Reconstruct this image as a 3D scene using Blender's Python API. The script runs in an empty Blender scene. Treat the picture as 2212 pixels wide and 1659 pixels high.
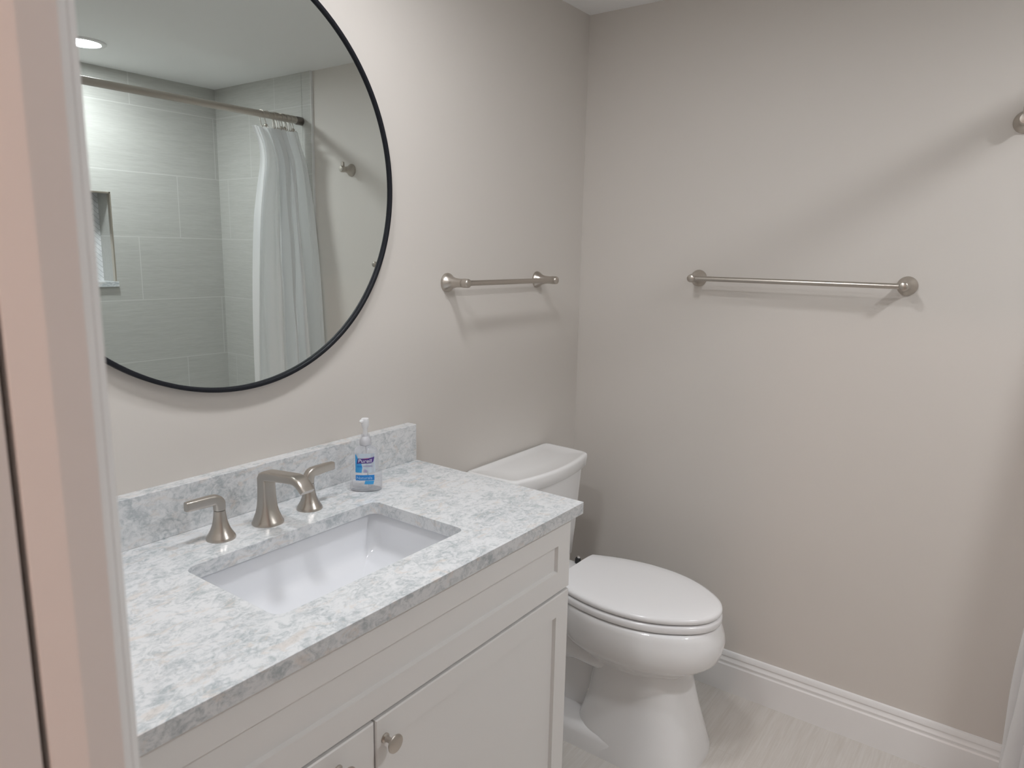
import bpy, bmesh, math, random
from mathutils import Vector, Matrix
S = bpy.context.scene
C = S.collection
PI = math.pi
random.seed(7)

# ------------------------------------------------------------ camera, world, exposure
CAM_YAW, CAM_PITCH, CAM_ROLL = -0.6285, 0.1831, 0.0199
CAM_POS = Vector((1.349, -2.2676, 1.4816))
def make_camera():
    y, p, ro = CAM_YAW, CAM_PITCH, CAM_ROLL
    f = Vector((math.sin(y)*math.cos(p), math.cos(y)*math.cos(p), -math.sin(p)))
    r = f.cross(Vector((0, 0, 1))).normalized()
    u = r.cross(f)
    r2 = math.cos(ro)*r + math.sin(ro)*u
    u2 = -math.sin(ro)*r + math.cos(ro)*u
    cam = bpy.data.cameras.new('camera')
    o = bpy.data.objects.new('camera', cam); C.objects.link(o)
    m = Matrix((r2, u2, -f)).transposed().to_4x4()
    m.translation = CAM_POS
    o.matrix_world = m
    cam.sensor_width = 36.0
    cam.lens = 36.0*1534.98/2212.0
    cam.clip_start = 0.02
    cam.dof.use_dof = True
    cam.dof.focus_distance = 2.1
    cam.dof.aperture_fstop = 11.0
    S.camera = o
make_camera()
w = bpy.data.worlds.new('world'); S.world = w; w.use_nodes = True
w.node_tree.nodes['Background'].inputs[0].default_value = (0.9, 0.75, 0.62, 1)
w.node_tree.nodes['Background'].inputs[1].default_value = 0.05
S.view_settings.view_transform = 'Standard'
S.view_settings.look = 'None'
S.view_settings.gamma = 1.0
S.view_settings.use_curve_mapping = False
S.view_settings.exposure = 0.16
LAMP_VANITY = 100.0      # radiance of each of the two recessed lamps over the vanity
LAMP_TUB = 222.0         # radiance of the recessed lamp over the tub
LAMP_HALL = 250.0         # warm lamp in the hall behind the door

H = 2.286                # ceiling height
WR = 2.318                # tiled wall beyond the tub
YF = -2.148              # door wall, bathroom side

# ------------------------------------------------------------ materials
def mat(name, col=(0.8, 0.8, 0.8), rough=0.5, metal=0.0, **kw):
    m = bpy.data.materials.new(name); m.use_nodes = True
    b = m.node_tree.nodes['Principled BSDF']
    b.inputs['Base Color'].default_value = (*col, 1)
    b.inputs['Roughness'].default_value = rough
    b.inputs['Metallic'].default_value = metal
    for k, v in kw.items():
        b.inputs[k.replace('_', ' ')].default_value = v
    return m
class NT:
    """little node builder"""
    def __init__(s, m):
        s.t = m.node_tree; s.n = s.t.nodes; s.l = s.t.links
        s.b = s.n.get('Principled BSDF')
    def new(s, ty, **kw):
        n = s.n.new(ty)
        for k, v in kw.items(): setattr(n, k, v)
        return n
    def link(s, a, b): s.l.new(a, b)
    def pos(s):
        return s.new('ShaderNodeNewGeometry').outputs['Position']
    def mapping(s, scale, loc=(0, 0, 0), rot=(0, 0, 0)):
        mp = s.new('ShaderNodeMapping')
        mp.inputs['Scale'].default_value = scale
        mp.inputs['Location'].default_value = loc
        mp.inputs['Rotation'].default_value = rot
        s.link(s.pos(), mp.inputs['Vector'])
        return mp.outputs['Vector']
    def noise(s, vec, scale, detail=4, rough=0.55, dist=0.0):
        n = s.new('ShaderNodeTexNoise')
        n.inputs['Scale'].default_value = scale
        n.inputs['Detail'].default_value = detail
        n.inputs['Roughness'].default_value = rough
        n.inputs['Distortion'].default_value = dist
        s.link(vec, n.inputs['Vector'])
        return n.outputs['Fac']
    def ramp(s, fac, stops):
        r = s.new('ShaderNodeValToRGB')
        e = r.color_ramp.elements
        while len(e) < len(stops): e.new(0.5)
        for i, (p, c) in enumerate(stops):
            e[i].position = p; e[i].color = (*c, 1) if len(c) == 3 else c
        s.link(fac, r.inputs['Fac'])
        return r.outputs['Color']
    def math(s, op, a, b=None, clamp=False):
        n = s.new('ShaderNodeMath', operation=op); n.use_clamp = clamp
        for i, v in enumerate((a, b)):
            if v is None: continue
            if isinstance(v, (int, float)): n.inputs[i].default_value = v
            else: s.link(v, n.inputs[i])
        return n.outputs[0]
    def mix(s, fac, a, b, blend='MIX'):
        n = s.new('ShaderNodeMix', data_type='RGBA', blend_type=blend)
        for sock, v in ((n.inputs[0], fac), (n.inputs[6], a), (n.inputs[7], b)):
            if isinstance(v, (int, float)): sock.default_value = v
            elif isinstance(v, tuple): sock.default_value = (*v, 1)
            else: s.link(v, sock)
        return n.outputs[2]
    def bump(s, h, strength=0.2, dist=0.002):
        n = s.new('ShaderNodeBump')
        n.inputs['Strength'].default_value = strength
        n.inputs['Distance'].default_value = dist
        s.link(h, n.inputs['Height'])
        s.link(n.outputs['Normal'], s.b.inputs['Normal'])

def paint(name, col, rough=0.6, bump=0.08):
    m = mat(name, col, rough)
    k = NT(m)
    k.bump(k.noise(k.pos(), 420, 3), bump, 0.001)
    return m
M = {}
M['wall'] = paint('greige_wall_paint', (0.652, 0.616, 0.575), 0.55)
M['ceiling'] = paint('ceiling_white_paint', (0.87, 0.87, 0.86), 0.8)
M['trim'] = paint('white_trim_paint', (0.83, 0.83, 0.825), 0.35, 0.02)
M['cabinet'] = paint('pale_grey_cabinet_paint', (0.80, 0.79, 0.775), 0.38, 0.02)
M['gap'] = mat('dark_gap', (0.05, 0.048, 0.045), 0.8)
M['porcelain'] = mat('white_porcelain', (0.87, 0.87, 0.87), 0.08, Coat_Weight=0.3)
M['seat'] = mat('white_seat_plastic', (0.87, 0.865, 0.87), 0.16)
M['basin'] = mat('white_basin_porcelain', (0.80, 0.81, 0.835), 0.08)
M['tub'] = mat('white_tub_acrylic', (0.82, 0.82, 0.81), 0.15)
M['nickel'] = mat('brushed_nickel', (0.53, 0.49, 0.445), 0.30, 1.0)
M['nickel_dark'] = mat('dark_pewter', (0.20, 0.18, 0.165), 0.38, 1.0)
M['chrome'] = mat('chrome', (0.80, 0.80, 0.80), 0.08, 1.0)
M['black'] = mat('black_metal', (0.008, 0.009, 0.013), 0.5, Specular_IOR_Level=0.25)
M['rubber'] = mat('black_rubber', (0.015, 0.015, 0.015), 0.6)
M['mirror'] = mat('mirror_silver', (0.735, 0.79, 0.775), 0.0, 1.0)
M['edge_metal'] = mat('tile_edge_metal', (0.62, 0.57, 0.49), 0.35, 1.0)
M['white_plastic'] = mat('white_pump_plastic', (0.86, 0.86, 0.87), 0.3, Transmission_Weight=0.15)

def emit(name, col, strength):
    m = bpy.data.materials.new(name); m.use_nodes = True
    k = m.node_tree; k.nodes.clear()
    e = k.nodes.new('ShaderNodeEmission'); o = k.nodes.new('ShaderNodeOutputMaterial')
    e.inputs[0].default_value = (*col, 1); e.inputs[1].default_value = strength
    k.links.new(e.outputs[0], o.inputs[0])
    return m
M['lamp_vanity'] = emit('lit_lens_vanity', (0.99, 1.0, 1.03), LAMP_VANITY)
M['lamp_tub'] = emit('lit_lens_tub', (0.99, 1.0, 1.03), LAMP_TUB)
M['lamp_hall'] = emit('lit_lens_hall', (1.0, 0.70, 0.60), LAMP_HALL)

def quartz():
    m = mat('mottled_white_quartz', (0.8, 0.8, 0.8), 0.12)
    k = NT(m)
    v = k.mapping((1.0, 0.72, 1.0), rot=(0.2, 0.1, 0.35))
    a = k.noise(v, 58, 7, 0.66, 1.5)
    bl = k.noise(k.mapping((1.0, 0.7, 1.0), (3, 1, 2), (0, 0.3, 0.5)), 16, 4, 0.6, 0.9)
    fine = k.noise(v, 190, 4, 0.7, 0.8)
    warm = k.noise(k.mapping((1.0, 0.5, 1.0), (7, 4, 1), (0.3, 0.0, 0.3)), 26, 5, 0.62, 1.6)
    base = (0.72, 0.73, 0.74)
    f1 = k.math('ADD', k.math('MULTIPLY', a, 0.70), k.math('MULTIPLY', fine, 0.30))
    f1 = k.math('ADD', f1, k.math('MULTIPLY', k.math('SUBTRACT', bl, 0.5), 0.42))
    g = k.ramp(f1, [(0.0, (0, 0, 0)), (0.44, (0, 0, 0)), (0.54, (0.40, 0.40, 0.40)), (0.62, (0.80, 0.80, 0.80)), (0.72, (1, 1, 1))])
    c = k.mix(g, base, (0.40, 0.44, 0.46))
    wr = k.ramp(warm, [(0.0, (0, 0, 0)), (0.56, (0, 0, 0)), (0.66, (0.75, 0.75, 0.75)), (1, (0.9, 0.9, 0.9))])
    c = k.mix(k.math('MULTIPLY', wr, 0.62), c, (0.69, 0.61, 0.55))
    k.link(c, k.b.inputs['Base Color'])
    return m
M['quartz'] = quartz()

def tile_mat(name, base, streak, along, L, Ht, off_l, off_h, shift, up, grout, gw=0.0022, stretch=60.0):
    """large format tile with fine streaks; along = axis index of the long side, up = axis index across"""
    m = mat(name, base, 0.32)
    k = NT(m)
    sep = k.new('ShaderNodeSeparateXYZ'); k.link(k.pos(), sep.inputs[0])
    l = sep.outputs[along]; h = sep.outputs[up]
    hh = k.math('DIVIDE', k.math('SUBTRACT', h, off_h), Ht)
    row = k.math('FLOOR', hh)
    fr = k.math('FRACT', k.math('ADD', hh, 100.0))
    ll = k.math('ADD', k.math('DIVIDE', k.math('SUBTRACT', l, off_l), L), k.math('MULTIPLY', row, shift))
    lr = k.math('FRACT', k.math('ADD', ll, 100.0))
    def edge(fr, size):
        d = k.math('MINIMUM', fr, k.math('SUBTRACT', 1.0, fr))
        return k.math('LESS_THAN', k.math('MULTIPLY', d, size), gw)
    g = k.math('MAXIMUM', edge(fr, Ht), edge(lr, L))
    sc = [stretch]*3; sc[along] = stretch*0.045
    n1 = k.noise(k.mapping(tuple(sc)), 3.2, 5, 0.6, 0.6)
    sc2 = [stretch*0.35]*3; sc2[along] = stretch*0.02
    n2 = k.noise(k.mapping(tuple(sc2), (5, 5, 5)), 2.0, 4, 0.6, 0.4)
    nn = k.math('ADD', k.math('MULTIPLY', n1, 0.6), k.math('MULTIPLY', n2, 0.4))
    col = k.ramp(nn, [(0.0, streak), (0.36, streak), (0.62, base), (1.0, base)])
    col = k.mix(g, col, grout)
    k.link(col, k.b.inputs['Base Color'])
    k.bump(k.math('SUBTRACT', k.math('MULTIPLY', n1, 0.5), k.math('MULTIPLY', g, 1.2)), 0.25, 0.002)
    return m
ROW = 0.3145
M['tile_side'] = tile_mat('shower_tile_side', (0.562, 0.560, 0.530), (0.482, 0.476, 0.448), 1, 0.650, ROW, -0.245, 1.508, -0.3334, 2, (0.64, 0.64, 0.61), 0.0022, 105.0)
M['tile_end'] = tile_mat('shower_tile_end', (0.562, 0.560, 0.530), (0.482, 0.476, 0.448), 0, 0.650, ROW, 2.26, 1.508, 0.3334, 2, (0.605, 0.605, 0.58), 0.0022, 105.0)
M['tile_floor'] = tile_mat('floor_tile', (0.66, 0.635, 0.60), (0.58, 0.545, 0.50), 1, 0.64, 0.318, -0.105, 0.635-0.318, 0.3333, 0, (0.60, 0.57, 0.53), 0.0015, 55.0)

def chevron():
    m = mat('chevron_mosaic', (0.8, 0.8, 0.8), 0.2)
    k = NT(m)
    sep = k.new('ShaderNodeSeparateXYZ'); k.link(k.pos(), sep.inputs[0])
    yy = k.math('DIVIDE', sep.outputs[1], 0.05)
    tri = k.math('ABSOLUTE', k.math('SUBTRACT', k.math('FRACT', k.math('ADD', yy, 100.3)), 0.5))
    zz = k.math('DIVIDE', k.math('SUBTRACT', sep.outputs[2], k.math('MULTIPLY', tri, 0.05)), 0.026)
    line = k.math('LESS_THAN', k.math('FRACT', k.math('ADD', zz, 100.0)), 0.10)
    n = k.noise(k.pos(), 25, 4)
    c = k.ramp(n, [(0.3, (0.62, 0.63, 0.65)), (0.6, (0.80, 0.80, 0.81))])
    k.link(k.mix(line, c, (0.38, 0.39, 0.40)), k.b.inputs['Base Color'])
    return m
M['chevron'] = chevron()

def cloth():
    m = bpy.data.materials.new('white_curtain_cloth'); m.use_nodes = True
    k = NT(m)
    b = k.b; b.inputs['Base Color'].default_value = (0.93, 0.935, 0.94, 1); b.inputs['Roughness'].default_value = 0.75
    t = k.new('ShaderNodeBsdfTranslucent'); t.inputs[0].default_value = (0.93, 0.935, 0.94, 1)
    mx = k.new('ShaderNodeMixShader'); mx.inputs[0].default_value = 0.5
    out = k.n['Material Output']
    k.link(b.outputs[0], mx.inputs[1]); k.link(t.outputs[0], mx.inputs[2]); k.link(mx.outputs[0], out.inputs[0])
    k.bump(k.noise(k.pos(), 900, 2), 0.05, 0.0005)
    return m
M['cloth'] = cloth()

def clear_plastic():
    m = bpy.data.materials.new('clear_bottle_plastic'); m.use_nodes = True
    k = NT(m); k.n.remove(k.b)
    tr = k.new('ShaderNodeBsdfTransparent'); tr.inputs[0].default_value = (0.95, 0.955, 0.97, 1)
    gl = k.new('ShaderNodeBsdfGlossy'); gl.inputs[0].default_value = (1, 1, 1, 1); gl.inputs['Roughness'].default_value = 0.06
    di = k.new('ShaderNodeBsdfDiffuse'); di.inputs[0].default_value = (0.80, 0.80, 0.84, 1)
    fr = k.new('ShaderNodeFresnel'); fr.inputs[0].default_value = 1.45
    m0 = k.new('ShaderNodeMixShader'); m0.inputs[0].default_value = 0.16
    m1 = k.new('ShaderNodeMixShader')
    out = k.n['Material Output']
    k.link(tr.outputs[0], m0.inputs[1]); k.link(di.outputs[0], m0.inputs[2])
    k.link(k.math('MULTIPLY', fr.outputs[0], 0.45), m1.inputs[0]); k.link(m0.outputs[0], m1.inputs[1]); k.link(gl.outputs[0], m1.inputs[2])
    k.link(m1.outputs[0], out.inputs[0])
    return m
M['clear'] = clear_plastic()

def label_print(name, col, alpha=1.0, rough=0.35):
    m = mat(name, col, rough)
    m.node_tree.nodes['Principled BSDF'].inputs['Alpha'].default_value = alpha
    return m
M['label_blue'] = label_print('label_blue', (0.02, 0.22, 0.60))
M['label_sky'] = label_print('label_sky_blue', (0.05, 0.33, 0.68))
M['label_pale'] = label_print('label_pale_blue', (0.55, 0.70, 0.84), 0.45)
M['label_purple'] = label_print('label_purple', (0.075, 0.035, 0.22))
M['label_red'] = label_print('label_red', (0.42, 0.05, 0.14))
M['label_grey'] = label_print('label_grey', (0.34, 0.33, 0.50))
M['label_white'] = label_print('label_white', (0.80, 0.80, 0.88))
M['label_text'] = label_print('label_light_blue_text', (0.42, 0.62, 0.86))

# ------------------------------------------------------------ object helpers
def finish(name, bm, m, parent=None, smooth=True, bevel=0, angle=40, seg=2):
    bmesh.ops.recalc_face_normals(bm, faces=bm.faces)
    me = bpy.data.meshes.new(name); bm.to_mesh(me); bm.free()
    if m is not None: me.materials.append(m)
    if smooth:
        for p in me.polygons: p.use_smooth = True
        me.set_sharp_from_angle(angle=math.radians(angle))
    o = bpy.data.objects.new(name, me); C.objects.link(o)
    if parent is not None: o.parent = parent
    if bevel:
        b = o.modifiers.new('bevel', 'BEVEL'); b.width = bevel; b.segments = seg
        b.limit_method = 'ANGLE'; b.angle_limit = math.radians(50); b.harden_normals = False
    return o
def thing(name, label, cat, loc=(0, 0, 0), group=None):
    o = bpy.data.objects.new(name, None); C.objects.link(o); o.location = loc
    o.empty_display_size = 0.05
    o['label'] = label; o['category'] = cat
    if group: o['group'] = group
    return o
def tag(o, label, cat, group=None):
    o['label'] = label; o['category'] = cat
    if group: o['group'] = group
    return o
def structure(o, label=None):
    o['kind'] = 'structure'
    if label: o['label'] = label
    return o
def add_box(bm, x0, x1, y0, y1, z0, z1):
    vs = [bm.verts.new((x, y, z)) for z in (z0, z1) for y in (y0, y1) for x in (x0, x1)]
    for f in ((0, 2, 3, 1), (4, 5, 7, 6), (0, 1, 5, 4), (2, 6, 7, 3), (0, 4, 6, 2), (1, 3, 7, 5)):
        bm.faces.new([vs[i] for i in f])
def box(name, m, dims, parent=None, bevel=0.0, off=(0, 0, 0)):
    bm = bmesh.new()
    for d in (dims if isinstance(dims[0], (tuple, list)) else [dims]):
        add_box(bm, d[0]-off[0], d[1]-off[0], d[2]-off[1], d[3]-off[1], d[4]-off[2], d[5]-off[2])
    return finish(name, bm, m, parent, smooth=False, bevel=bevel)
def loft(bm, rings, cap0=True, cap1=True, closed=True):
    vr = [[bm.verts.new(p) for p in r] for r in rings]
    n = len(vr[0])
    for a, b in zip(vr, vr[1:]):
        for i in range(n if closed else n-1):
            j = (i+1) % n
            bm.faces.new((a[i], a[j], b[j], b[i]))
    if cap0: bm.faces.new(list(reversed(vr[0])))
    if cap1: bm.faces.new(vr[-1])
    return vr
def sup(a, b, n=2.0, N=40):
    """superellipse points"""
    out = []
    for i in range(N):
        t = 2*PI*i/N; c, s = math.cos(t), math.sin(t)
        out.append((a*math.copysign(abs(c)**(2/n), c), b*math.copysign(abs(s)**(2/n), s)))
    return out
def rrect(x0, x1, y0, y1, r, k=6):
    pts = []
    for cx, cy, a0 in ((x1-r, y1-r, 0), (x0+r, y1-r, 90), (x0+r, y0+r, 180), (x1-r, y0+r, 270)):
        for i in range(k+1):
            a = math.radians(a0+90*i/k)
            pts.append((cx+r*math.cos(a), cy+r*math.sin(a)))
    return pts
def frame_from(axis):
    z = Vector(axis).normalized()
    x = Vector((0, 0, 1)).cross(z) if abs(z.z) < 0.95 else Vector((1, 0, 0)).cross(z)
    x.normalize(); y = z.cross(x)
    return x, y, z
def lathe(bm, prof, origin=(0, 0, 0), axis=(0, 0, 1), N=40, caps=True):
    """prof: list of (r, h) along axis"""
    x, y, z = frame_from(axis); o = Vector(origin)
    rings = []
    for r, h in prof:
        r = max(r, 1e-5)
        rings.append([o+z*h+x*(r*math.cos(2*PI*i/N))+y*(r*math.sin(2*PI*i/N)) for i in range(N)])
    loft(bm, rings, caps, caps)
def tube(bm, pts, r, N=12, caps=True):
    pts = [Vector(p) for p in pts]
    rings = []; up = None
    for i, p in enumerate(pts):
        t = (pts[min(i+1, len(pts)-1)]-pts[max(i-1, 0)]).normalized()
        if up is None: up = frame_from(t)[0]
        x = (up - t*up.dot(t)).normalized(); up = x; y = t.cross(x)
        rr = r[i] if isinstance(r, (list, tuple)) else r
        rings.append([p+x*(rr*math.cos(2*PI*k/N))+y*(rr*math.sin(2*PI*k/N)) for k in range(N)])
    loft(bm, rings, caps, caps)
def smooth_interp(xs, ys, x):
    """monotone piecewise cubic-ish interpolation"""
    if x <= xs[0]: return ys[0]
    if x >= xs[-1]: return ys[-1]
    for i in range(len(xs)-1):
        if xs[i] <= x <= xs[i+1]:
            break
    def slope(j):
        if j == 0: return (ys[1]-ys[0])/(xs[1]-xs[0])
        if j == len(xs)-1: return (ys[-1]-ys[-2])/(xs[-1]-xs[-2])
        return (ys[j+1]-ys[j-1])/(xs[j+1]-xs[j-1])
    h = xs[i+1]-xs[i]; t = (x-xs[i])/h
    return ((2*t**3-3*t*t+1)*ys[i]+(t**3-2*t*t+t)*h*slope(i)+(-2*t**3+3*t*t)*ys[i+1]+(t**3-t*t)*h*slope(i+1))

# ------------------------------------------------------------ room shell
structure(box('floor', M['tile_floor'], (-0.15, WR+0.22, -3.6, 0.12, -0.1, 0.0)), 'pale beige streaked tile floor')
structure(box('ceiling', M['ceiling'], (-0.15, WR+0.22, -3.6, 0.12, H, H+0.1)), 'white painted ceiling')
structure(box('wall_left', M['wall'], (-0.12, 0.0, -3.6, 0.12, 0, H)), 'greige wall behind the mirror and vanity')
structure(box('wall_back', M['wall'], (0.0, WR+0.17, 0.0, 0.12, 0, H)), 'greige wall behind the long towel bar')
# tiled wall beyond the tub, with a recessed niche
NY0, NY1, NZ0, NZ1, ND = -0.94, -0.587, 1.285, 1.713, 0.130
bm = bmesh.new()
for d in ((WR, WR+0.17, -1.62, NY0, 0, H), (WR, WR+0.17, NY1, 0.0, 0, H), (WR, WR+0.17, NY0, NY1, 0, NZ0), (WR, WR+0.17, NY0, NY1, NZ1, H)):
    add_box(bm, *d)
wr = structure(finish('wall_right', bm, M['tile_side'], smooth=False), 'grey streaked tile wall beyond the tub')
structure(box('wall_niche', M['chevron'], (WR+ND, WR+0.17, NY0, NY1, NZ0, NZ1)), 'white chevron mosaic back of the shower niche')
structure(box('trim_niche', M['edge_metal'], [(WR-0.002, WR+0.02, NY1-0.004, NY1+0.002, NZ0, NZ1+0.004), (WR-0.002, WR+0.02, NY0-0.002, NY0+0.004, NZ0, NZ1+0.004), (WR-0.002, WR+0.02, NY0, NY1, NZ1-0.004, NZ1+0.003)]), 'metal edging of the shower niche')
tag(box('niche_sill', M['quartz'], (WR-0.016, WR+ND, NY0+0.004, NY1+0.006, NZ0-0.022, NZ0+0.004), bevel=0.0015), 'mottled stone sill at the bottom of the shower niche', 'sill')
# tiled end of the tub alcove on the back wall
structure(box('wall_shower_end', M['tile_end'], (1.585, WR, -0.010, 0.0, 0, H)), 'grey streaked tile end wall of the tub alcove')
structure(box('trim_1', M['tile_end'], (1.515, 1.584, -0.010, 0.0, 0, H), bevel=0.001), 'narrow vertical border tile beside the curtain')
structure(box('trim_2', M['trim'], (1.5125, 1.515, -0.0125, 0.0, 0, H)), 'thin white edge strip of the tiled area')
# wing wall at the near end of the tub, and the room side beside the door
structure(box('wall_wing', M['tile_end'], (1.52, WR+0.17, -1.74, -1.62, 0, H)), 'tiled wall at the near end of the tub')
structure(box('wall_side', M['wall'], (WR, WR+0.17, -3.6, -1.74, 0, H)), 'greige wall beside the doorway')

# door wall with a slot for the sliding door: two skins left of the doorway, solid above and to the right
JX, JX2, DOORZ = 1.030, 1.80, 2.05
structure(box('wall_front', M['wall'], [(0.0, JX-0.012, -2.1605, YF, 0, H), (0.0, JX-0.024, -2.2600, -2.2050, 0, H),
    (JX2+0.012, WR, -2.26, YF, 0, H), (JX-0.012, JX2+0.012, -2.26, YF, DOORZ+0.012, H)]), 'greige wall with the doorway')
bm = bmesh.new()
loft(bm, [[(JX-0.012, YF, z), (JX, YF, z), (JX-0.0035, -2.1615, z), (JX-0.012, -2.1615, z)] for z in (0.0, DOORZ)])
for d in ((JX-0.024, JX-0.012, -2.2600, -2.2045, 0, DOORZ),
          (JX2, JX2+0.012, -2.26, YF, 0, DOORZ+0.012), (JX-0.012, JX2, -2.26, YF, DOORZ, DOORZ+0.012)):
    add_box(bm, *d)
structure(finish('trim_3', bm, M['trim'], smooth=False), 'white door jamb')
d1 = structure(box('door_1', M['trim'], (0.22, JX-0.0045, -2.2005, -2.1646, 0.01, DOORZ-0.02)), 'white sliding door pushed back into the wall')
box('edge_latch', M['trim'], (JX-0.12, JX-0.005, -2.1648, -2.1632, 0.90, 1.225), d1)
# casing on the bathroom side: moulded profile in plan, swept up the jamb
def casing(name, side):
    prof = [(0.0, 0.0), (0.0, 0.0148), (-0.0015, 0.0168), (-0.0055, 0.0205), (-0.0085, 0.0206), (-0.0083, 0.0224), (-0.0135, 0.0275), (-0.018, 0.0285), (-0.040, 0.0280), (-0.060, 0.026), (-0.068, 0.022), (-0.072, 0.0)]
    x0 = JX if side < 0 else JX2
    bm = bmesh.new()
    loft(bm, [[(x0 + (-px*(-side))*1.0 if side > 0 else x0+px, YF+py, z) for px, py in prof] for z in (0.0, DOORZ+0.07)])
    return structure(finish(name, bm, M['trim'], angle=25), 'white moulded door casing')
casing('trim_4', -1)
casing('trim_5', 1)
structure(box('trim_6', M['trim'], (JX, JX2, YF, YF+0.026, DOORZ, DOORZ+0.07), bevel=0.004), 'white casing above the doorway')
# hall behind the doorway
structure(box('wall_hall', M['wall'], (0.0, WR, -3.6, -3.48, 0, H)), 'wall across the hall')

# baseboards
BB = [(0.0, 0.0), (0.0155, 0.0), (0.0155, 0.098), (0.0125, 0.103), (0.0125, 0.109), (0.0135, 0.1105), (0.0135, 0.114), (0.0105, 0.119), (0.0085, 0.1255), (0.0085, 0.128), (0.0105, 0.1295), (0.0098, 0.139), (0.0065, 0.1455), (0.0, 0.147)]
bm = bmesh.new(); loft(bm, [[(x, -d, z) for d, z in BB] for x in (0.0, 1.538)])
structure(finish('baseboard_back', bm, M['trim'], angle=25), 'white moulded baseboard under the long towel bar')
bm = bmesh.new(); loft(bm, [[(d, y, z) for d, z in BB] for y in (-0.925, -0.016)])
structure(finish('baseboard_left', bm, M['trim'], angle=25), 'white moulded baseboard behind the toilet')

# ------------------------------------------------------------ recessed ceiling lamps
def ceiling_lamp(x, y, lensmat, label, group=None):
    t = thing('ceiling_light', label, 'ceiling light', (x, y, H), group)
    bm = bmesh.new()
    lathe(bm, [(0.071, 0.0), (0.092, 0.0), (0.092, -0.004), (0.088, -0.007), (0.074, -0.007), (0.071, -0.004), (0.071, 0.0)], N=64, caps=False)
    finish('trim_ring', bm, M['trim'], t)
    bm = bmesh.new()
    lathe(bm, [(0.0705, -0.0005), (0.0705, -0.004), (0.060, -0.0055), (0.0, -0.006)], N=64)
    finish('lens', bm, lensmat, t)
    return t
ceiling_lamp(1.946, -0.822, M['lamp_tub'], 'round white lit ceiling lamp over the bathtub, seen in the mirror')
ceiling_lamp(0.52, -1.20, M['lamp_vanity'], 'round white lit ceiling lamp over the sink end of the countertop, nearer the toilet')
ceiling_lamp(0.55, -1.78, M['lamp_vanity'], 'round white lit ceiling lamp over the countertop end nearer the doorway')
ceiling_lamp(1.17, -2.98, M['lamp_hall'], 'round warm ceiling lamp in the hall')

# ------------------------------------------------------------ vanity
HC, TH, DC, VY1, VY0 = 0.916, 0.028, 0.565, -0.895, -2.143
CY1, CY0 = -0.926, -2.143
FX = 0.533                # cabinet frame front; doors sit on it
DX = 0.553                # door faces
van = thing('bathroom_vanity', 'pale grey shaker vanity cabinet under the mottled stone countertop', 'cabinet', (0.28, -1.53, 0))
L0 = van.location
box('body', M['cabinet'], [(0.004, 0.016, CY0, CY1, 0.10, HC-TH), (0.016, FX-0.02, CY1-0.018, CY1, 0.10, HC-TH), (0.016, FX-0.02, CY0, CY0+0.018, 0.10, HC-TH), (0.016, FX-0.02, CY0+0.018, CY1-0.018, 0.10, 0.118), (FX-0.02, FX, CY0, CY1, 0.10, HC-TH), (0.004, FX-0.06, CY0, CY1, 0.0, 0.10)], van, 0.001, L0)
def shaker(name, y0, y1, z0, z1, rail=0.052, par=van):
    """frame-and-panel front, one mesh"""
    bm = bmesh.new()
    x0, x1, xr = FX+0.001-L0.x, DX-L0.x, DX-0.0085-L0.x
    def ring(x, y0, y1, z0, z1): return [bm.verts.new(p) for p in ((x, y0-L0.y, z0), (x, y1-L0.y, z0), (x, y1-L0.y, z1), (x, y0-L0.y, z1))]
    a = ring(x0, y0, y1, z0, z1); e = 0.0022
    a2 = ring(x1-e, y0, y1, z0, z1)
    b = ring(x1, y0+e, y1-e, z0+e, z1-e)
    c = ring(x1, y0+rail, y1-rail, z0+rail, z1-rail)
    d = ring(xr, y0+rail+0.002, y1-rail-0.002, z0+rail+0.002, z1-rail-0.002)
    for p, q in ((a, a2), (a2, b), (b, c), (c, d)):
        for i in range(4):
            bm.faces.new((p[i], p[(i+1) % 4], q[(i+1) % 4], q[i]))
    bm.faces.new(d); bm.faces.new(list(reversed(a)))
    return finish(name, bm, M['cabinet'], par, smooth=False)
SPLIT = -1.540
shaker('drawer_front', CY0+0.006, CY1-0.004, 0.7175, 0.885)
dr = shaker('door', SPLIT+0.0018, CY1-0.004, 0.115, 0.711)
dl = shaker('door', CY0+0.006, SPLIT-0.0018, 0.115, 0.711)
def knob(y, z, par):
    bm = bmesh.new()
    lathe(bm, [(0.0085, 0.0), (0.0085, 0.002), (0.0055, 0.004), (0.0048, 0.010), (0.0050, 0.016), (0.0085, 0.0205), (0.0150, 0.0225), (0.0162, 0.0245), (0.0158, 0.0265), (0.012, 0.0275), (0.0, 0.0280)],
          (DX-L0.x, y-L0.y, z), (1, 0, 0), 36)
    o = finish('knob', bm, M['nickel'], par); o['label'] = 'round brushed nickel knob'
    return o
knob(SPLIT+0.022, 0.669, dr)
knob(SPLIT-0.080, 0.672, dl)

# countertop with a rounded rectangular cut-out
SX0, SX1, SY0, SY1 = 0.187, 0.458, -1.652, -1.196
bm = bmesh.new()
outer = [bm.verts.new((x, y, HC)) for x, y in rrect(0.0, DC, VY0, VY1, 0.003, 2)]
inner = [bm.verts.new((x, y, HC)) for x, y in rrect(SX0, SX1, SY0, SY1, 0.021, 8)]
ed = []
for lp in (outer, inner):
    for i in range(len(lp)): ed.append(bm.edges.new((lp[i], lp[(i+1) % len(lp)])))
bmesh.ops.triangle_fill(bm, use_beauty=True, use_dissolve=False, edges=ed)
geo = bmesh.ops.extrude_face_region(bm, geom=list(bm.faces))
for v in geo['geom']:
    if isinstance(v, bmesh.types.BMVert): v.co.z -= TH
ct = finish('countertop', bm, M['quartz'], smooth=False, bevel=0.0015)
tag(ct, 'white and blue-grey mottled stone countertop on the vanity', 'countertop')
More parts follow.
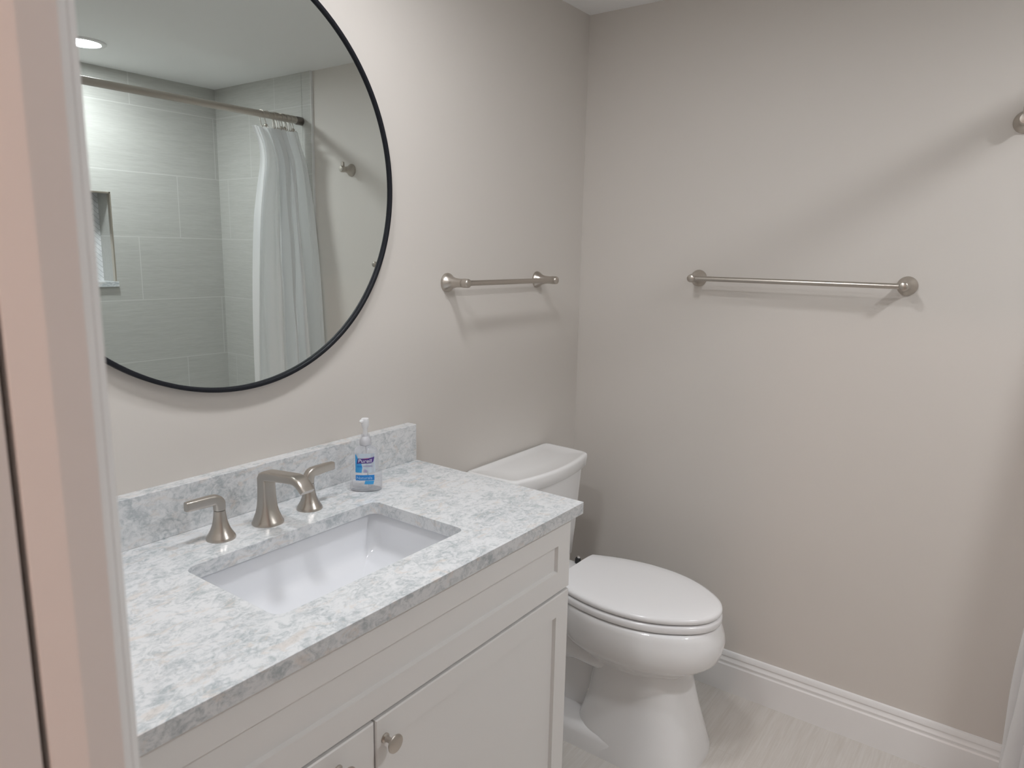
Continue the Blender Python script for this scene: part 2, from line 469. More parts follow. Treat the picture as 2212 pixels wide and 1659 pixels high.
tag(box('backsplash', M['quartz'], (0.0, 0.0315, VY0, VY1, HC, HC+0.100), bevel=0.0012), 'low mottled stone backsplash along the wall under the round mirror', 'backsplash')

# undermount basin
SZ = HC-TH
sk = thing('sink', 'white rectangular undermount sink set in the countertop', 'sink', (0.3225, -1.424, SZ-0.16))
o0 = sk.location
def srect(g, z, r):
    return [Vector((x, y, z))-o0 for x, y in rrect(SX0-g, SX1+g, SY0-g, SY1+g, r, 8)]
bm = bmesh.new()
rings = [srect(0.030, SZ-0.010, 0.05), srect(0.030, SZ-0.0005, 0.05), srect(0.013, SZ-0.0005, 0.034), srect(0.0115, SZ-0.004, 0.034)]
def dip(y):                 # the floor of the basin falls from both ends to the middle
    return smooth_interp([0.0, 0.03, 0.11, 0.20, 0.24], [0.0, 0.010, 0.044, 0.060, 0.062], min(y-SY0, SY1-y))
for g, dz, r, k in ((0.010, 0.02, 0.028, 0), (0.008, 0.050, 0.026, 0), (0.006, 0.068, 0.025, 0.6), (0.004, 0.078, 0.025, 1), (-0.001, 0.0855, 0.027, 1), (-0.008, 0.0895, 0.030, 1), (-0.017, 0.0910, 0.034, 1), (-0.045, 0.0915, 0.04, 1), (-0.085, 0.0915, 0.04, 1)):
    rings.append([Vector((p.x, p.y, p.z-k*dip(p.y+o0.y))) for p in srect(g, SZ-dz, r)])
n = len(rings[0])
ctr = Vector((0.3225, -1.424, SZ-0.1555))-o0
rings.append([ctr+Vector((0.024*math.cos(math.radians(a)), 0.024*math.sin(math.radians(a)), 0)) for a in [ (90*(i//9) + 90*(i % 9)/8*0.98) for i in range(n)]])
loft(bm, rings, False, True)
finish('basin', bm, M['basin'], sk, angle=60)
bm = bmesh.new(); lathe(bm, [(0.022, -0.001), (0.0225, 0.002), (0.019, 0.003), (0.015, 0.001), (0.0, 0.0025)], ctr+Vector((0, 0, 0.0005)))
finish('drain', bm, M['nickel'], sk)

# ------------------------------------------------------------ faucet
fa = thing('faucet', 'brushed nickel widespread faucet with two lever handles behind the sink', 'faucet', (0.112, -1.425, HC))
def sweep_sections(bm, secs, N=36):
    """secs: (pos, tangent, width_axis, half_w, half_t, n)"""
    rings = []
    for p, t, wax, a, b, n in secs:
        t = Vector(t).normalized(); wx = Vector(wax); wx = (wx-t*wx.dot(t)).normalized(); th = t.cross(wx)
        rings.append([Vector(p)+wx*u+th*v for u, v in sup(a, b, n, N)])
    loft(bm, rings)
bm = bmesh.new()
Y = (0, 1, 0); Zt = (0, 0, 1)
secs = []
for z, a, b, n in ((0.0, 0.0325, 0.0325, 2.0), (0.003, 0.0325, 0.0325, 2.0), (0.007, 0.0302, 0.0305, 2.0), (0.014, 0.0262, 0.0266, 2.3), (0.024, 0.0220, 0.0220, 2.6), (0.036, 0.0188, 0.0188, 3.0), (0.050, 0.0168, 0.0166, 3.6), (0.066, 0.0156, 0.0150, 4.4), (0.080, 0.0150, 0.0142, 5.0), (0.090, 0.0148, 0.0139, 5.5)):
    secs.append(((0, 0, z), Zt, Y, a, b, n))
# tight elbow, then a flat spout rising a little and ending in a down-turned lip
secs.append(((-0.0005, 0, 0.096), (0.12, 0, 1), Y, 0.0148, 0.0136, 5.5))
secs.append(((0.0025, 0, 0.1010), (0.62, 0, 0.8), Y, 0.0148, 0.0124, 5.5))
secs.append(((0.0085, 0, 0.1042), (0.92, 0, 0.36), Y, 0.0148, 0.0108, 5.5))
for x, z, tz, hw, ht in ((0.018, 0.1060, 0.12, 0.0148, 0.0100), (0.045, 0.1092, 0.12, 0.0148, 0.0096), (0.075, 0.1126, 0.12, 0.0148, 0.0092), (0.096, 0.1148, 0.06, 0.0148, 0.0090), (0.106, 0.1144, -0.18, 0.0148, 0.0088), (0.116, 0.1112, -0.50, 0.0148, 0.0085), (0.1245, 0.1055, -0.85, 0.0148, 0.0080), (0.131, 0.0992, -1.02, 0.0148, 0.0072), (0.1345, 0.0957, -1.06, 0.0147, 0.0064)):
    secs.append(((x, 0, z), (1, 0, tz), Y, hw, ht, 5.5))
sweep_sections(bm, secs)
finish('spout', bm, M['nickel'], fa, angle=50)
def handle(dy, s):
    bm = bmesh.new()
    lathe(bm, [(0.0280, 0.0), (0.0280, 0.003), (0.0264, 0.0065), (0.0228, 0.012), (0.0190, 0.019), (0.0158, 0.028), (0.0134, 0.038), (0.0118, 0.049), (0.0111, 0.0565), (0.0109, 0.058)], (0, dy, 0), (0, 0, 1), 40)
    h = finish('handle', bm, M['nickel'], fa, angle=50)
    bm = bmesh.new()
    secs = [((0, dy, 0.0590), Zt, (1, 0, 0), 0.0106, 0.0107, 2.4), ((0, dy, 0.067), Zt, (1, 0, 0), 0.0100, 0.0106, 3.2)]
    for deg in (15, 30, 45, 60, 75, 90):
        a = math.radians(deg); R = 0.0125
        secs.append(((0, dy+s*(R-R*math.cos(a)), 0.0695+R*math.sin(a)), (0, s*math.sin(a), math.cos(a)), (1, 0, 0), 0.0098-0.0018*deg/90, 0.0106-0.0004*deg/90, 4.5))
    for l, z, hw, ht in ((0.026, 0.0822, 0.0078, 0.0102), (0.042, 0.0828, 0.0074, 0.0098), (0.058, 0.0830, 0.0070, 0.0094), (0.0670, 0.0829, 0.0067, 0.0091), (0.0683, 0.0829, 0.0061, 0.0085)):
        secs.append(((0, dy+s*l, z), (0, s, 0.02), (1, 0, 0), hw, ht, 5.5))
    sweep_sections(bm, secs)
    finish('lever', bm, M['nickel'], h, angle=50)
handle(-0.107, -1)
handle(0.107, 1)

# ------------------------------------------------------------ hand sanitizer bottle
FACE = math.radians(-47)      # direction the label faces
hb = thing('hand_sanitizer_bottle', 'clear pump bottle of hand sanitizer with blue label beside the faucet', 'bottle', (0.110, -1.150, HC))
hb.rotation_euler = (0, 0, FACE)
# local: +x = front (label), +y = to the right of someone facing the label
def bsec(a, b, z, n=2.6, N=48): return [(u, v, z) for u, v in sup(a, b, n, N)]
BPROF = [(0.0225, 0.0345, 0.0), (0.0245, 0.0368, 0.0015), (0.0252, 0.0378, 0.005), (0.0252, 0.0380, 0.020), (0.0250, 0.0374, 0.040), (0.0246, 0.0364, 0.0445), (0.0234, 0.0312, 0.0465), (0.0230, 0.0302, 0.050), (0.0226, 0.0292, 0.070), (0.0222, 0.0283, 0.090), (0.0216, 0.0272, 0.0975), (0.0196, 0.0245, 0.1025), (0.0160, 0.0188, 0.1060), (0.0128, 0.0130, 0.1080), (0.0122, 0.0122, 0.112)]
bm = bmesh.new()
loft(bm, [bsec(a, b, z, 2.7 if z < 0.1 else 2.2) for a, b, z in BPROF])
finish('bottle', bm, M['clear'], hb, angle=60)
bm = bmesh.new()
lathe(bm, [(0.0142, 0.110), (0.0146, 0.112), (0.0140, 0.122), (0.0118, 0.129), (0.0100, 0.1315), (0.0100, 0.136)], N=32)
cp = finish('collar', bm, M['clear'], hb); cp['label'] = 'frosted clear collar'
bm = bmesh.new(); lathe(bm, [(0.0125, 0.1105), (0.0125, 0.120), (0.0092, 0.1275), (0.0060, 0.130), (0.0055, 0.150), (0.0085, 0.156), (0.0092, 0.168), (0.0085, 0.174), (0.0, 0.1755)], N=28)
tube(bm, [(0.0, 0.0, 0.1685), (0.004, -0.005, 0.1690), (0.0058, -0.0085, 0.1680), (0.0064, -0.0098, 0.166)], [0.0058, 0.0052, 0.0046, 0.0040], 12)
pu = finish('pump', bm, M['white_plastic'], hb); pu['label'] = 'white pump head'
bm = bmesh.new(); tube(bm, [(0, 0, 0.112), (0.002, 0.003, 0.06), (0.004, 0.008, 0.006)], 0.0022, 10)
finish('dip_tube', bm, M['white_plastic'], hb)
def front_x(y, z, off):
    zs = [p[2] for p in BPROF]
    a = smooth_interp(zs, [p[0] for p in BPROF], z); b = smooth_interp(zs, [p[1] for p in BPROF], z)
    n = 2.7
    q = min(abs(y)/b, 0.999)
    return a*(1-q**n)**(1/n)+off
def patch(name, m, poly, parent, off):
    """flat printed shape wrapped on the bottle front: poly in (y, z)"""
    bm = bmesh.new()
    f = bm.faces.new([bm.verts.new((0, y, z)) for y, z in poly])
    bmesh.ops.triangulate(bm, faces=[f])
    for _ in range(2): bmesh.ops.subdivide_edges(bm, edges=list(bm.edges), cuts=1, use_grid_fill=True)
    for v in bm.verts: v.co.x = front_x(v.co.y, v.co.z, off)
    me = bpy.data.meshes.new(name); 
    bm.normal_update()
    bm.to_mesh(me); bm.free(); me.materials.append(m)
    for p in me.polygons: p.use_smooth = True
    o = bpy.data.objects.new(name, me); C.objects.link(o); o.parent = parent
    return o
lab = patch('label', M['label_pale'], [(-0.0215, 0.0475), (0.0235, 0.0475), (0.0215, 0.094), (-0.0225, 0.094)], hb, 0.0005)
lab['label'] = 'blue and purple printed label'
patch('swash', M['label_sky'], [(-0.0225, 0.0480), (-0.0085, 0.0480), (-0.0060, 0.0600), (-0.0085, 0.0700), (-0.0150, 0.0800), (-0.0210, 0.0910), (-0.0228, 0.0915)], lab, 0.0009)
patch('swash', M['label_blue'], [(-0.0190, 0.0610), (-0.0075, 0.0610), (-0.0070, 0.0645), (-0.0185, 0.0645)], lab, 0.0012)
patch('brand_panel', M['label_purple'], [(-0.0195, 0.0680), (-0.0165, 0.0700), (0.0000, 0.0705), (0.0140, 0.0705), (0.0190, 0.0740), (0.0220, 0.0860), (0.0160, 0.0842), (0.0060, 0.0828), (-0.0080, 0.0822), (-0.0165, 0.0818)], lab, 0.0012)
patch('brand_accent', M['label_red'], [(-0.0060, 0.0815), (0.0060, 0.0818), (0.0110, 0.0832), (0.0000, 0.0826)], lab, 0.0015)
patch('lower_panel', M['label_blue'], [(-0.0220, 0.0295), (0.0215, 0.0295), (0.0215, 0.0425), (-0.0220, 0.0425)], lab, 0.0009)
patch('swash', M['label_sky'], [(-0.0020, 0.0200), (0.0190, 0.0195), (0.0210, 0.0285), (0.0000, 0.0285)], lab, 0.0009)
patch('seal', M['label_grey'], [(0.0005+0.0042*math.cos(2*PI*i/14), 0.0520+0.0042*math.sin(2*PI*i/14)) for i in range(14)], lab, 0.0013)
patch('small_print', M['label_grey'], [(-0.0040, 0.0625), (0.0175, 0.0625), (0.0175, 0.0650), (-0.0040, 0.0650)], lab, 0.0012)
def lettering(text, size, y0, z0, m, off, shear=0.0, width=None):
    cu = bpy.data.curves.new('lettering', 'FONT'); cu.body = text; cu.size = size; cu.shear = shear
    cu.resolution_u = 4
    tmp = bpy.data.objects.new('lettering_tmp', cu); C.objects.link(tmp)
    dg = bpy.context.evaluated_depsgraph_get()
    me = bpy.data.meshes.new_from_object(tmp.evaluated_get(dg))
    bpy.data.objects.remove(tmp)
    xs = [v.co.x for v in me.vertices]; x0, x1 = min(xs), max(xs)
    sc = (width/(x1-x0)) if width else 1.0
    for v in me.vertices:
        y = y0+(v.co.x-x0)*sc; z = z0+v.co.y
        v.co = (front_x(y, z, off), y, z)
    me.materials.clear(); me.materials.append(m)
    o = bpy.data.objects.new('lettering', me); C.objects.link(o); o.parent = lab
    return o
lettering('Purell', 0.0120, -0.0155, 0.0726, M['label_white'], 0.0018, 0.15, 0.0315)
lettering('Naturals', 0.0100, -0.0195, 0.0325, M['label_text'], 0.0014, 0.0, 0.0360)

# ------------------------------------------------------------ round mirror
mi = thing('round_mirror', 'large round wall mirror with thin black frame above the vanity', 'mirror', (0.0, -1.4102, 1.6283))
RM = 0.4453
bm = bmesh.new()
lathe(bm, [(RM-0.0090, 0.002), (RM-0.001, 0.002), (RM, 0.004), (RM, 0.0205), (RM-0.0010, 0.0215), (RM-0.0070, 0.0215), (RM-0.0080, 0.0205), (RM-0.0080, 0.0165), (RM-0.0090, 0.0160), (RM-0.0090, 0.002)], (0, 0, 0), (1, 0, 0), 180, caps=False)
finish('frame', bm, M['black'], mi, angle=50)
bm = bmesh.new()
lathe(bm, [(RM-0.0092, 0.0060), (RM-0.0092, 0.0130)], (0, 0, 0), (1, 0, 0), 160)
gl = finish('glass', bm, M['mirror'], mi, angle=30)
gl.rotation_euler = (0, 0.0030, -0.0050)

# ------------------------------------------------------------ towel bars, robe hook
def towel_post(bm, wall, out, reach, z):
    """flared round post; wall = foot centre, out = unit vector off the wall"""
    lathe(bm, [(0.0265, 0.0005), (0.0268, 0.003), (0.0262, 0.006), (0.0225, 0.011), (0.0180, 0.018), (0.0148, 0.026), (0.0130, 0.036), (0.0122, 0.046), (0.0120, reach-0.012), (0.0126, reach-0.0115), (0.0129, reach-0.004), (0.0126, reach+0.006), (0.0118, reach+0.010), (0.0100, reach+0.0115), (0.0, reach+0.012)], wall, out, 40)
def towel_bar(p0, p1, out, reach, label, group=None):
    t = thing('towel_bar', label, 'towel bar', p0, group)
    d = Vector(p1)-Vector(p0)
    for q in (Vector((0, 0, 0)), d):
        bm = bmesh.new(); towel_post(bm, q, out, reach, 0)
        finish('post', bm, M['nickel'], t, angle=50)
    bm = bmesh.new()
    o = Vector(out)*(reach-0.002)
    tube(bm, [o+d.normalized()*0.006, o+d*0.5, o+d-d.normalized()*0.006], 0.0078, 24)
    finish('bar', bm, M['nickel'], t, angle=50)
    return t
towel_bar((0.0, -0.735, 1.3945), (0.0, -0.2835, 1.3945), (1, 0, 0), 0.070, 'short brushed nickel towel bar on the wall above the toilet tank')
towel_bar((0.452, 0.0, 1.411), (1.059, 0.0, 1.411), (0, -1, 0), 0.063, 'long brushed nickel towel bar on the wall facing the doorway')
hk = thing('robe_hook', 'small brushed nickel robe hook on the wall beside the shower curtain', 'robe hook', (1.278, 0.0, 1.828))
bm = bmesh.new()
lathe(bm, [(0.0275, 0.0005), (0.0278, 0.003), (0.0270, 0.006), (0.0225, 0.012), (0.0175, 0.019), (0.0145, 0.027), (0.0130, 0.036), (0.0130, 0.044), (0.0142, 0.047), (0.0145, 0.054), (0.0140, 0.060), (0.0120, 0.064), (0.0, 0.0655)], (0, 0, 0), (0, -1, 0), 40)
finish('post', bm, M['nickel'], hk, angle=50)
bm = bmesh.new(); lathe(bm, [(0.0080, 0.008), (0.0078, 0.024), (0.0080, 0.028), (0.0065, 0.0315), (0.0, 0.032)], (0, -0.052, 0), (0, 0, 1), 24)
finish('peg', bm, M['nickel'], hk, angle=50)

# ------------------------------------------------------------ toilet
TY = -0.420
to = thing('toilet', 'white two-piece toilet with closed lid between vanity and back wall', 'toilet', (0.35, TY, 0))
def T(p): return Vector(p)-Vector((0.35, 0, 0))      # local coords: y is already measured from the centre line
XS = [0.270, 0.33, 0.40, 0.47, 0.55, 0.62, 0.68, 0.72, 0.738, 0.746]
WS = [0.122, 0.147, 0.165, 0.172, 0.166, 0.144, 0.108, 0.071, 0.038, 0.0]
def egg(grow, z, xback=0.270, K=28, zf=0.0, flat=True):
    """egg outline (closed), grown by 'grow'; straight back edge at xback"""
    pts = []
    for i in range(K+1):
        t = i/K
        x = 0.746-(0.746-XS[0])*(1-math.cos(t*PI/2)) if False else 0.746-(0.746-XS[0])*(t**1.7)
        w = smooth_interp(XS, WS, x) if t > 0 else 0.0
        if 0.738 < x < 0.746: w = 0.038*math.sqrt((0.746-x)/0.008)
        pts.append((x, w))
    # offset outward along normals
    out = []
    for i, (x, w) in enumerate(pts):
        a = pts[max(i-1, 0)]; b = pts[min(i+1, K)]
        if i == 0: nx, ny = 1.0, 0.0
        else:
            tx, ty = b[0]-a[0], b[1]-a[1]; l = math.hypot(tx, ty); nx, ny = ty/l, -tx/l
            if i == K: nx, ny = 0.0, 1.0
        out.append((x+nx*grow, max(w+ny*grow, 0.0)))
    ring = [(x, w) for x, w in out]
    if xback < out[-1][0]-1e-4: ring.append((xback, out[-1][1]-0.01))
    full = [(x, w) for x, w in ring] + [(x, -w) for x, w in reversed(ring[1:])]
    return [T((x, y, z+zf*(x-0.5))) for x, y in full]
# bowl: rim, bulge, neck, column, foot
bm = bmesh.new()
def bowl_ring(z, xb, xf, hw, n, off=0.5, dy=0.0):
    """blend ring for the lower body; egg-like superellipse"""
    N = 56; pts = []
    xm = xb+(xf-xb)*off
    for i in range(N):
        t = 2*PI*i/N; c, s = math.cos(t), math.sin(t)
        ax = (xf-xm) if c >= 0 else (xm-xb)
        pts.append(T((xm+ax*math.copysign(abs(c)**(2/n), c), hw*math.copysign(abs(s)**(2/n), s)+dy, z)))
    return pts
rings = [bowl_ring(*a) for a in (
    (0.245, 0.40, 0.630, 0.088, 2.6, 0.55), (0.272, 0.33, 0.655, 0.105, 2.5, 0.52), (0.292, 0.30, 0.676, 0.121, 2.4, 0.50), (0.308, 0.28, 0.696, 0.138, 2.3, 0.48), (0.325, 0.265, 0.724, 0.157, 2.25, 0.47), (0.337, 0.258, 0.741, 0.168, 2.2, 0.46), (0.347, 0.255, 0.7495, 0.1735, 2.2, 0.46), (0.368, 0.25, 0.755, 0.177, 2.2, 0.46), (0.390, 0.25, 0.7585, 0.180, 2.2, 0.46), (0.412, 0.25, 0.754, 0.179, 2.2, 0.46), (0.432, 0.25, 0.746, 0.176, 2.2, 0.46), (0.444, 0.25, 0.741, 0.174, 2.2, 0.46), (0.449, 0.255, 0.736, 0.170, 2.2, 0.46), (0.451, 0.265, 0.724, 0.160, 2.2, 0.46))]
loft(bm, rings)
# column
rings = [bowl_ring(*a) for a in (
    (0.0, 0.34, 0.722, 0.153, 4.0, 0.5), (0.02, 0.34, 0.720, 0.151, 4.0, 0.5), (0.08, 0.35, 0.704, 0.138, 3.8, 0.5), (0.16, 0.37, 0.684, 0.122, 3.4, 0.5), (0.24, 0.38, 0.664, 0.112, 3.4, 0.5), (0.32, 0.38, 0.655, 0.107, 3.2, 0.5))]
loft(bm, rings)
# foot plate and rear pedestal
rings = [bowl_ring(*a) for a in (
    (0.0, 0.10, 0.56, 0.1535, 6.0, 0.5), (0.045, 0.10, 0.56, 0.1490, 6.0, 0.5), (0.060, 0.105, 0.55, 0.142, 5.5, 0.5), (0.070, 0.12, 0.54, 0.126, 4.5, 0.5), (0.076, 0.14, 0.52, 0.09, 3.6, 0.5))]
loft(bm, rings)
rings = [bowl_ring(*a) for a in (
    (0.05, 0.13, 0.50, 0.060, 2.6, 0.5), (0.15, 0.13, 0.50, 0.058, 2.6, 0.5), (0.27, 0.13, 0.52, 0.062, 2.6, 0.5), (0.36, 0.10, 0.50, 0.085, 2.6, 0.5))]
loft(bm, rings)
# trapway bulge on both sides
for s in (-1, 1):
    tube(bm, [T(p) for p in ((0.46, s*0.058, 0.270), (0.40, s*0.062, 0.280), (0.33, s*0.062, 0.285), (0.265, s*0.060, 0.270), (0.215, s*0.058, 0.225), (0.190, s*0.056, 0.16), (0.180, s*0.054, 0.10), (0.175, s*0.052, 0.04))], [0.046, 0.048, 0.049, 0.049, 0.048, 0.046, 0.046, 0.048], 20)
# deck behind the bowl
rings = [bowl_ring(*a) for a in (
    (0.315, 0.055, 0.40, 0.085, 3.0, 0.5), (0.36, 0.035, 0.40, 0.118, 3.4, 0.5), (0.41, 0.022, 0.40, 0.132, 3.8, 0.5), (0.440, 0.020, 0.40, 0.134, 4.0, 0.5), (0.447, 0.023, 0.40, 0.131, 4.0, 0.5), (0.450, 0.030, 0.39, 0.124, 4.0, 0.5))]
loft(bm, rings)
finish('bowl', bm, M['porcelain'], to, angle=50)
# seat and lid
bm = bmesh.new()
loft(bm, [egg(-0.006, 0.4545), egg(0.0005, 0.4560), egg(0.0022, 0.461), egg(0.0022, 0.471), egg(0.0, 0.4755), egg(-0.006, 0.4775)])
finish('seat', bm, M['seat'], to, angle=50)
bm = bmesh.new()
loft(bm, [egg(-0.008, 0.4815), egg(-0.0015, 0.4825), egg(0.0008, 0.4865), egg(0.0006, 0.4925), egg(-0.0025, 0.4975), egg(-0.012, 0.5005), egg(-0.040, 0.5030), egg(-0.075, 0.5045)])
finish('seat_lid', bm, M['seat'], to, angle=50)
for s in (-1, 1):
    bm = bmesh.new()
    lathe(bm, [(0.013, 0.0), (0.0135, 0.012), (0.012, 0.024), (0.0, 0.025)], T((0.262, s*0.075, 0.448)), (0, 0, 1), 20)
    finish('seat_hinge', bm, M['seat'], to)
for s in (1, -1):
    bm = bmesh.new(); lathe(bm, [(0.0095, 0.0), (0.0100, 0.004), (0.0095, 0.016), (0.0070, 0.0205)], T((0.209, s*0.121, 0.4485)), (0, 0, 1), 20)
    bo = finish('tank_bolt', bm, M['rubber'], to)
    bm = bmesh.new(); lathe(bm, [(0.0050, 0.0), (0.0050, 0.006), (0.0, 0.0065)], T((0.211, s*0.121, 0.468)), (0.4, 0, 1), 12)
    finish('nut', bm, M['chrome'], bo)
# tank: flat back, bowed front
def tank_ring(z, hw, xf, bow, r, xb=0.010):
    pts = []
    n = 24
    fr = [(xf+bow*(1-(2*i/n-1)**2), -(hw*0.86)+2*hw*0.86*i/n) for i in range(n+1)]     # bowed front, left to right
    side = []
    for sgn in (1, -1):
        c = []
        x1, y1 = fr[-1][0], fr[-1][1]
        for k in range(1, 7):
            a = math.radians(90*k/7)
            c.append((x1-(0.030)*(1-math.cos(a))-0.0, y1+(hw*0.965-y1)*math.sin(a)))
        c.append((xf*0.55, hw*0.985)); c.append((xb+0.012, hw)); c.append((xb+0.003, hw-0.004)); c.append((xb, hw-0.014))
        side.append([(x, sgn*y) for x, y in c])
    pts = fr + side[0] + list(reversed(side[1]))
    return [T((x, y-0.012, z)) for x, y in pts]
bm = bmesh.new()
loft(bm, [tank_ring(0.4525, 0.194, 0.152, 0.018, 0.03), tank_ring(0.458, 0.199, 0.158, 0.018, 0.03), tank_ring(0.56, 0.202, 0.167, 0.020, 0.03), tank_ring(0.68, 0.206, 0.174, 0.022, 0.03), tank_ring(0.772, 0.210, 0.180, 0.024, 0.03)])
finish('tank', bm, M['porcelain'], to, angle=50)
bm = bmesh.new()
loft(bm, [tank_ring(0.7735, 0.2180, 0.1870, 0.026, 0.03, 0.008), tank_ring(0.776, 0.2215, 0.1900, 0.026, 0.03, 0.006), tank_ring(0.809, 0.2240, 0.1930, 0.026, 0.03, 0.005), tank_ring(0.8155, 0.2225, 0.1915, 0.026, 0.03, 0.006), tank_ring(0.8180, 0.2185, 0.1875, 0.026, 0.03, 0.009), tank_ring(0.8180, 0.2120, 0.1810, 0.026, 0.03, 0.015), tank_ring(0.8168, 0.2080, 0.1770, 0.026, 0.03, 0.019), tank_ring(0.8164, 0.15, 0.13, 0.02, 0.03, 0.05)])
finish('tank_lid', bm, M['porcelain'], to, angle=50)

# ------------------------------------------------------------ bathtub
tb = thing('bathtub', 'white alcove bathtub behind the shower curtain', 'bathtub', (1.915, -0.815, 0))
TX0, TX1, TB0, TB1, TZ = 1.535, WR-0.002, -1.617, -0.012, 0.40
def tubring(g, z, r): return [Vector((x, y, z))-Vector((1.915, -0.815, 0)) for x, y in rrect(TX0+g, TX1-g, TB0+g, TB1-g, r, 8)]
bm = bmesh.new()
loft(bm, [tubring(0.012, 0.0, 0.004), tubring(0.010, 0.36, 0.004), tubring(0.0, 0.375, 0.006), tubring(0.0, TZ-0.006, 0.008), tubring(0.004, TZ, 0.012), tubring(0.065, TZ, 0.09), tubring(0.075, TZ-0.008, 0.10), tubring(0.10, 0.20, 0.12), tubring(0.13, 0.08, 0.14), tubring(0.18, 0.055, 0.12)])
finish('shell', bm, M['tub'], tb, angle=50)

# ------------------------------------------------------------ shower rod, hooks, curtain
RX, RZ, RR = 1.588, 2.066, 0.0155
rd = thing('shower_rod', 'straight brushed nickel shower curtain rod over the bathtub edge', 'curtain rod', (RX, -0.815, RZ))
bm = bmesh.new(); tube(bm, [(0, 0.803-0.03, 0), (0, 0, 0), (0, -0.803+0.03, 0)], RR, 28)
finish('rod', bm, M['nickel'], rd)
for s, y in ((1, 0.804), (-1, -0.804)):
    bm = bmesh.new(); lathe(bm, [(0.0185, 0.0), (0.0190, 0.004), (0.0190, 0.030), (0.0178, 0.034), (0.0156, 0.036)], (0, y, 0), (0, -s, 0), 28)
    e = finish('end_cap', bm, M['nickel_dark'], rd); e['label'] = 'dark ribbed end cap'
CT = 2.012                # curtain top
def curt_y0(z): return smooth_interp([0.1, 0.5, 0.9, 1.3, 1.6, 1.75, 1.86, 1.94, CT], [-0.366, -0.360, -0.347, -0.325, -0.296, -0.268, -0.246, -0.250, -0.280], z)
def curt_y1(z): return smooth_interp([0.1, 0.9, 1.5, 1.86, 1.95, CT], [-0.030, -0.024, -0.020, -0.022, -0.040, -0.048], z)
def curt_x(z): return smooth_interp([0.1, 0.45, 0.9, 1.5, CT], [1.446, 1.452, 1.474, 1.520, RX], z)
def curt_e(z): return smooth_interp([0.1, 0.45, 0.9, 1.5, CT], [1.508, 1.520, 1.552, 1.572, RX], z)
def curt_a(z): return smooth_interp([0.1, 0.9, 1.6, CT], [0.036, 0.034, 0.028, 0.014], z)
def cpt(s, z):
    f = (CT-z)/(CT-0.13)                       # 0 at the top, 1 at the hem
    u = s+0.055*math.sin(2*PI*s*1.5+0.7)+0.03*math.sin(2.3*z+5*s)*f
    ph = 2*PI*4.6*u+0.9*f*math.sin(3.0*s+0.6)+1.9
    a = curt_a(z)*(0.85+0.35*math.sin(7.0*s+2.2*f+1.0))
    e = max(0.0, 1-s/0.55)**1.3                # towards the free edge the cloth hangs straight below the rod
    a *= 0.35+0.65*min(1.0, s/0.18)
    x = curt_x(z)+e*(curt_e(z)-curt_x(z))+a*math.sin(ph)+0.30*a*math.sin(2.0*ph+1.1+1.5*f)*(0.4+0.6*f)
    x += (0.008*math.sin(2*PI*7.3*s+0.4)+0.004*math.sin(2*PI*13*s))*max(0.0, 1-f*3.0)
    x += 0.0045*math.sin(9*z+17*s)*math.sin(5*z+1)*math.sin(PI*s)+0.005*math.sin(2*PI*9.3*s+1.5*z)+0.003*math.sin(2*PI*15.7*s-2*z+1)
    y0, y1 = curt_y0(z), curt_y1(z)
    y = y0+(y1-y0)*s+0.016*math.sin(2*ph+0.6)*math.sin(PI*s)
    x = min(x, TX0-0.006) if z < TZ+0.02 else (min(x, TX0-0.006+(z-TZ-0.02)*0.25) if z < 1.2 else x)
    return (x, min(y, -0.016), z)
bm = bmesh.new()
NS, NZ = 240, 70
grid = [[bm.verts.new(cpt(i/NS, 0.13+(CT-0.13)*j/NZ)) for i in range(NS+1)] for j in range(NZ+1)]
for j in range(NZ):
    for i in range(NS):
        bm.faces.new((grid[j][i], grid[j][i+1], grid[j+1][i+1], grid[j+1][i]))
cu = finish('shower_curtain', bm, M['cloth'], angle=180)
tag(cu, 'white fabric shower curtain bunched at the far end of the rod', 'shower curtain')
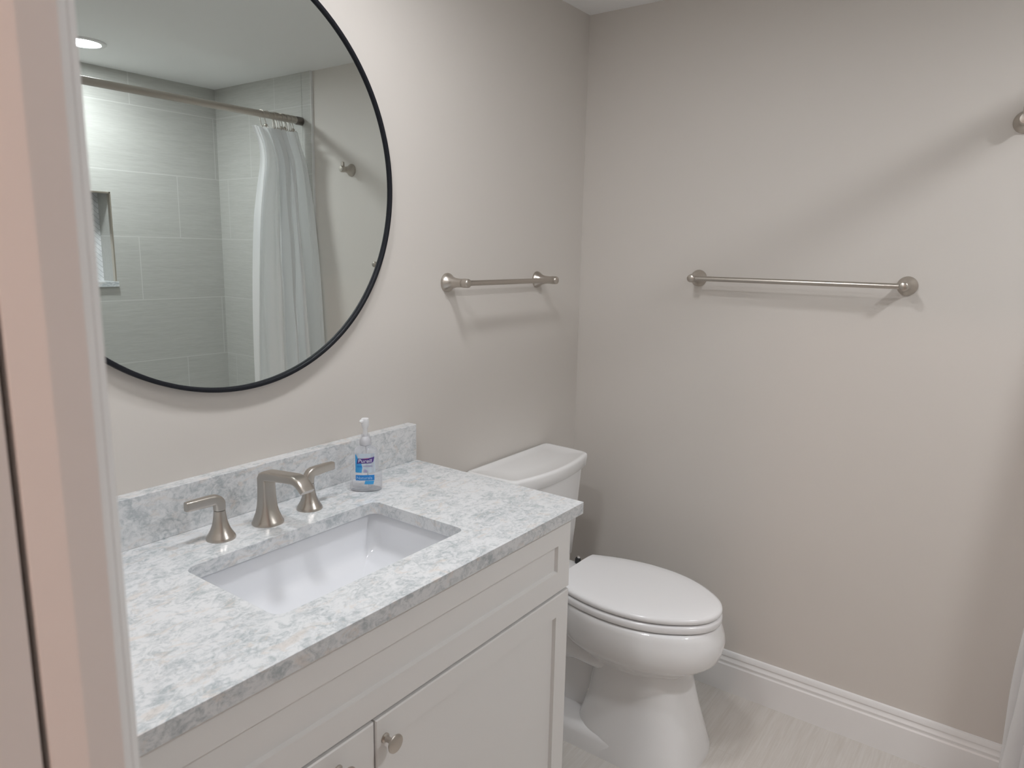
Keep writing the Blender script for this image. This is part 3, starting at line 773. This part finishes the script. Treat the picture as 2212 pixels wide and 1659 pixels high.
# twelve wire hooks gathered above the curtain
ORD = ['first', 'second', 'third', 'fourth', 'fifth', 'sixth', 'seventh', 'eighth', 'ninth', 'tenth', 'eleventh', 'twelfth']
HY = [-0.232, -0.205, -0.168, -0.158, -0.147, -0.131, -0.117, -0.103, -0.092, -0.080, -0.069, -0.056]
def hook_meshes():
    R = RR+0.0022
    bm = bmesh.new()
    pts = [(R*math.sin(a), 0, R*math.cos(a)) for a in [math.radians(d) for d in range(-120, 151, 10)]]
    last = pts[-1]
    pts += [(last[0]-0.004, 0, last[2]-0.014), (0.003, 0, -0.043), (-0.001, 0, -0.054), (-0.007, 0, -0.056), (-0.010, 0, -0.049)]
    tube(bm, pts, 0.0019, 8)
    bmesh.ops.recalc_face_normals(bm, faces=bm.faces)
    me = bpy.data.meshes.new('wire'); bm.to_mesh(me); bm.free(); me.materials.append(M['nickel'])
    bm = bmesh.new()
    bmesh.ops.create_uvsphere(bm, u_segments=14, v_segments=8, radius=0.0075)
    mb = bpy.data.meshes.new('bead'); bm.to_mesh(mb); bm.free(); mb.materials.append(M['nickel'])
    for m_ in (me, mb):
        for p in m_.polygons: p.use_smooth = True
    return me, mb
wire_me, bead_me = hook_meshes()
for i, y in enumerate(HY):
    h = thing('curtain_hook', ORD[i]+" wire curtain hook on the rod, counting from the curtain's free edge", 'curtain hook', (RX, y, RZ), 'curtain hooks on the shower rod')
    h.rotation_euler = (0, 0, random.uniform(-0.55, 0.55))
    a = bpy.data.objects.new('wire', wire_me); C.objects.link(a); a.parent = h
    if i in (0, 3, 5, 8):
        b = bpy.data.objects.new('bead', bead_me); C.objects.link(b); b.parent = h; b.location = (-0.027, 0, -0.050)

# the whole tub alcove stands a little further into the room's far side
TUB_SHIFT = 0.028
ALCOVE = ('wall_right', 'wall_niche', 'trim_niche', 'niche_sill', 'wall_shower_end', 'trim_1', 'trim_2', 'wall_wing', 'bathtub', 'shower_rod', 'shower_curtain', 'curtain_hook')
for o in list(C.objects):
    if o.parent is None and (o.name.split('.')[0] in ALCOVE or (o.name.startswith('ceiling_light') and o.location.x > 1.8)):
        o.location.x += TUB_SHIFT
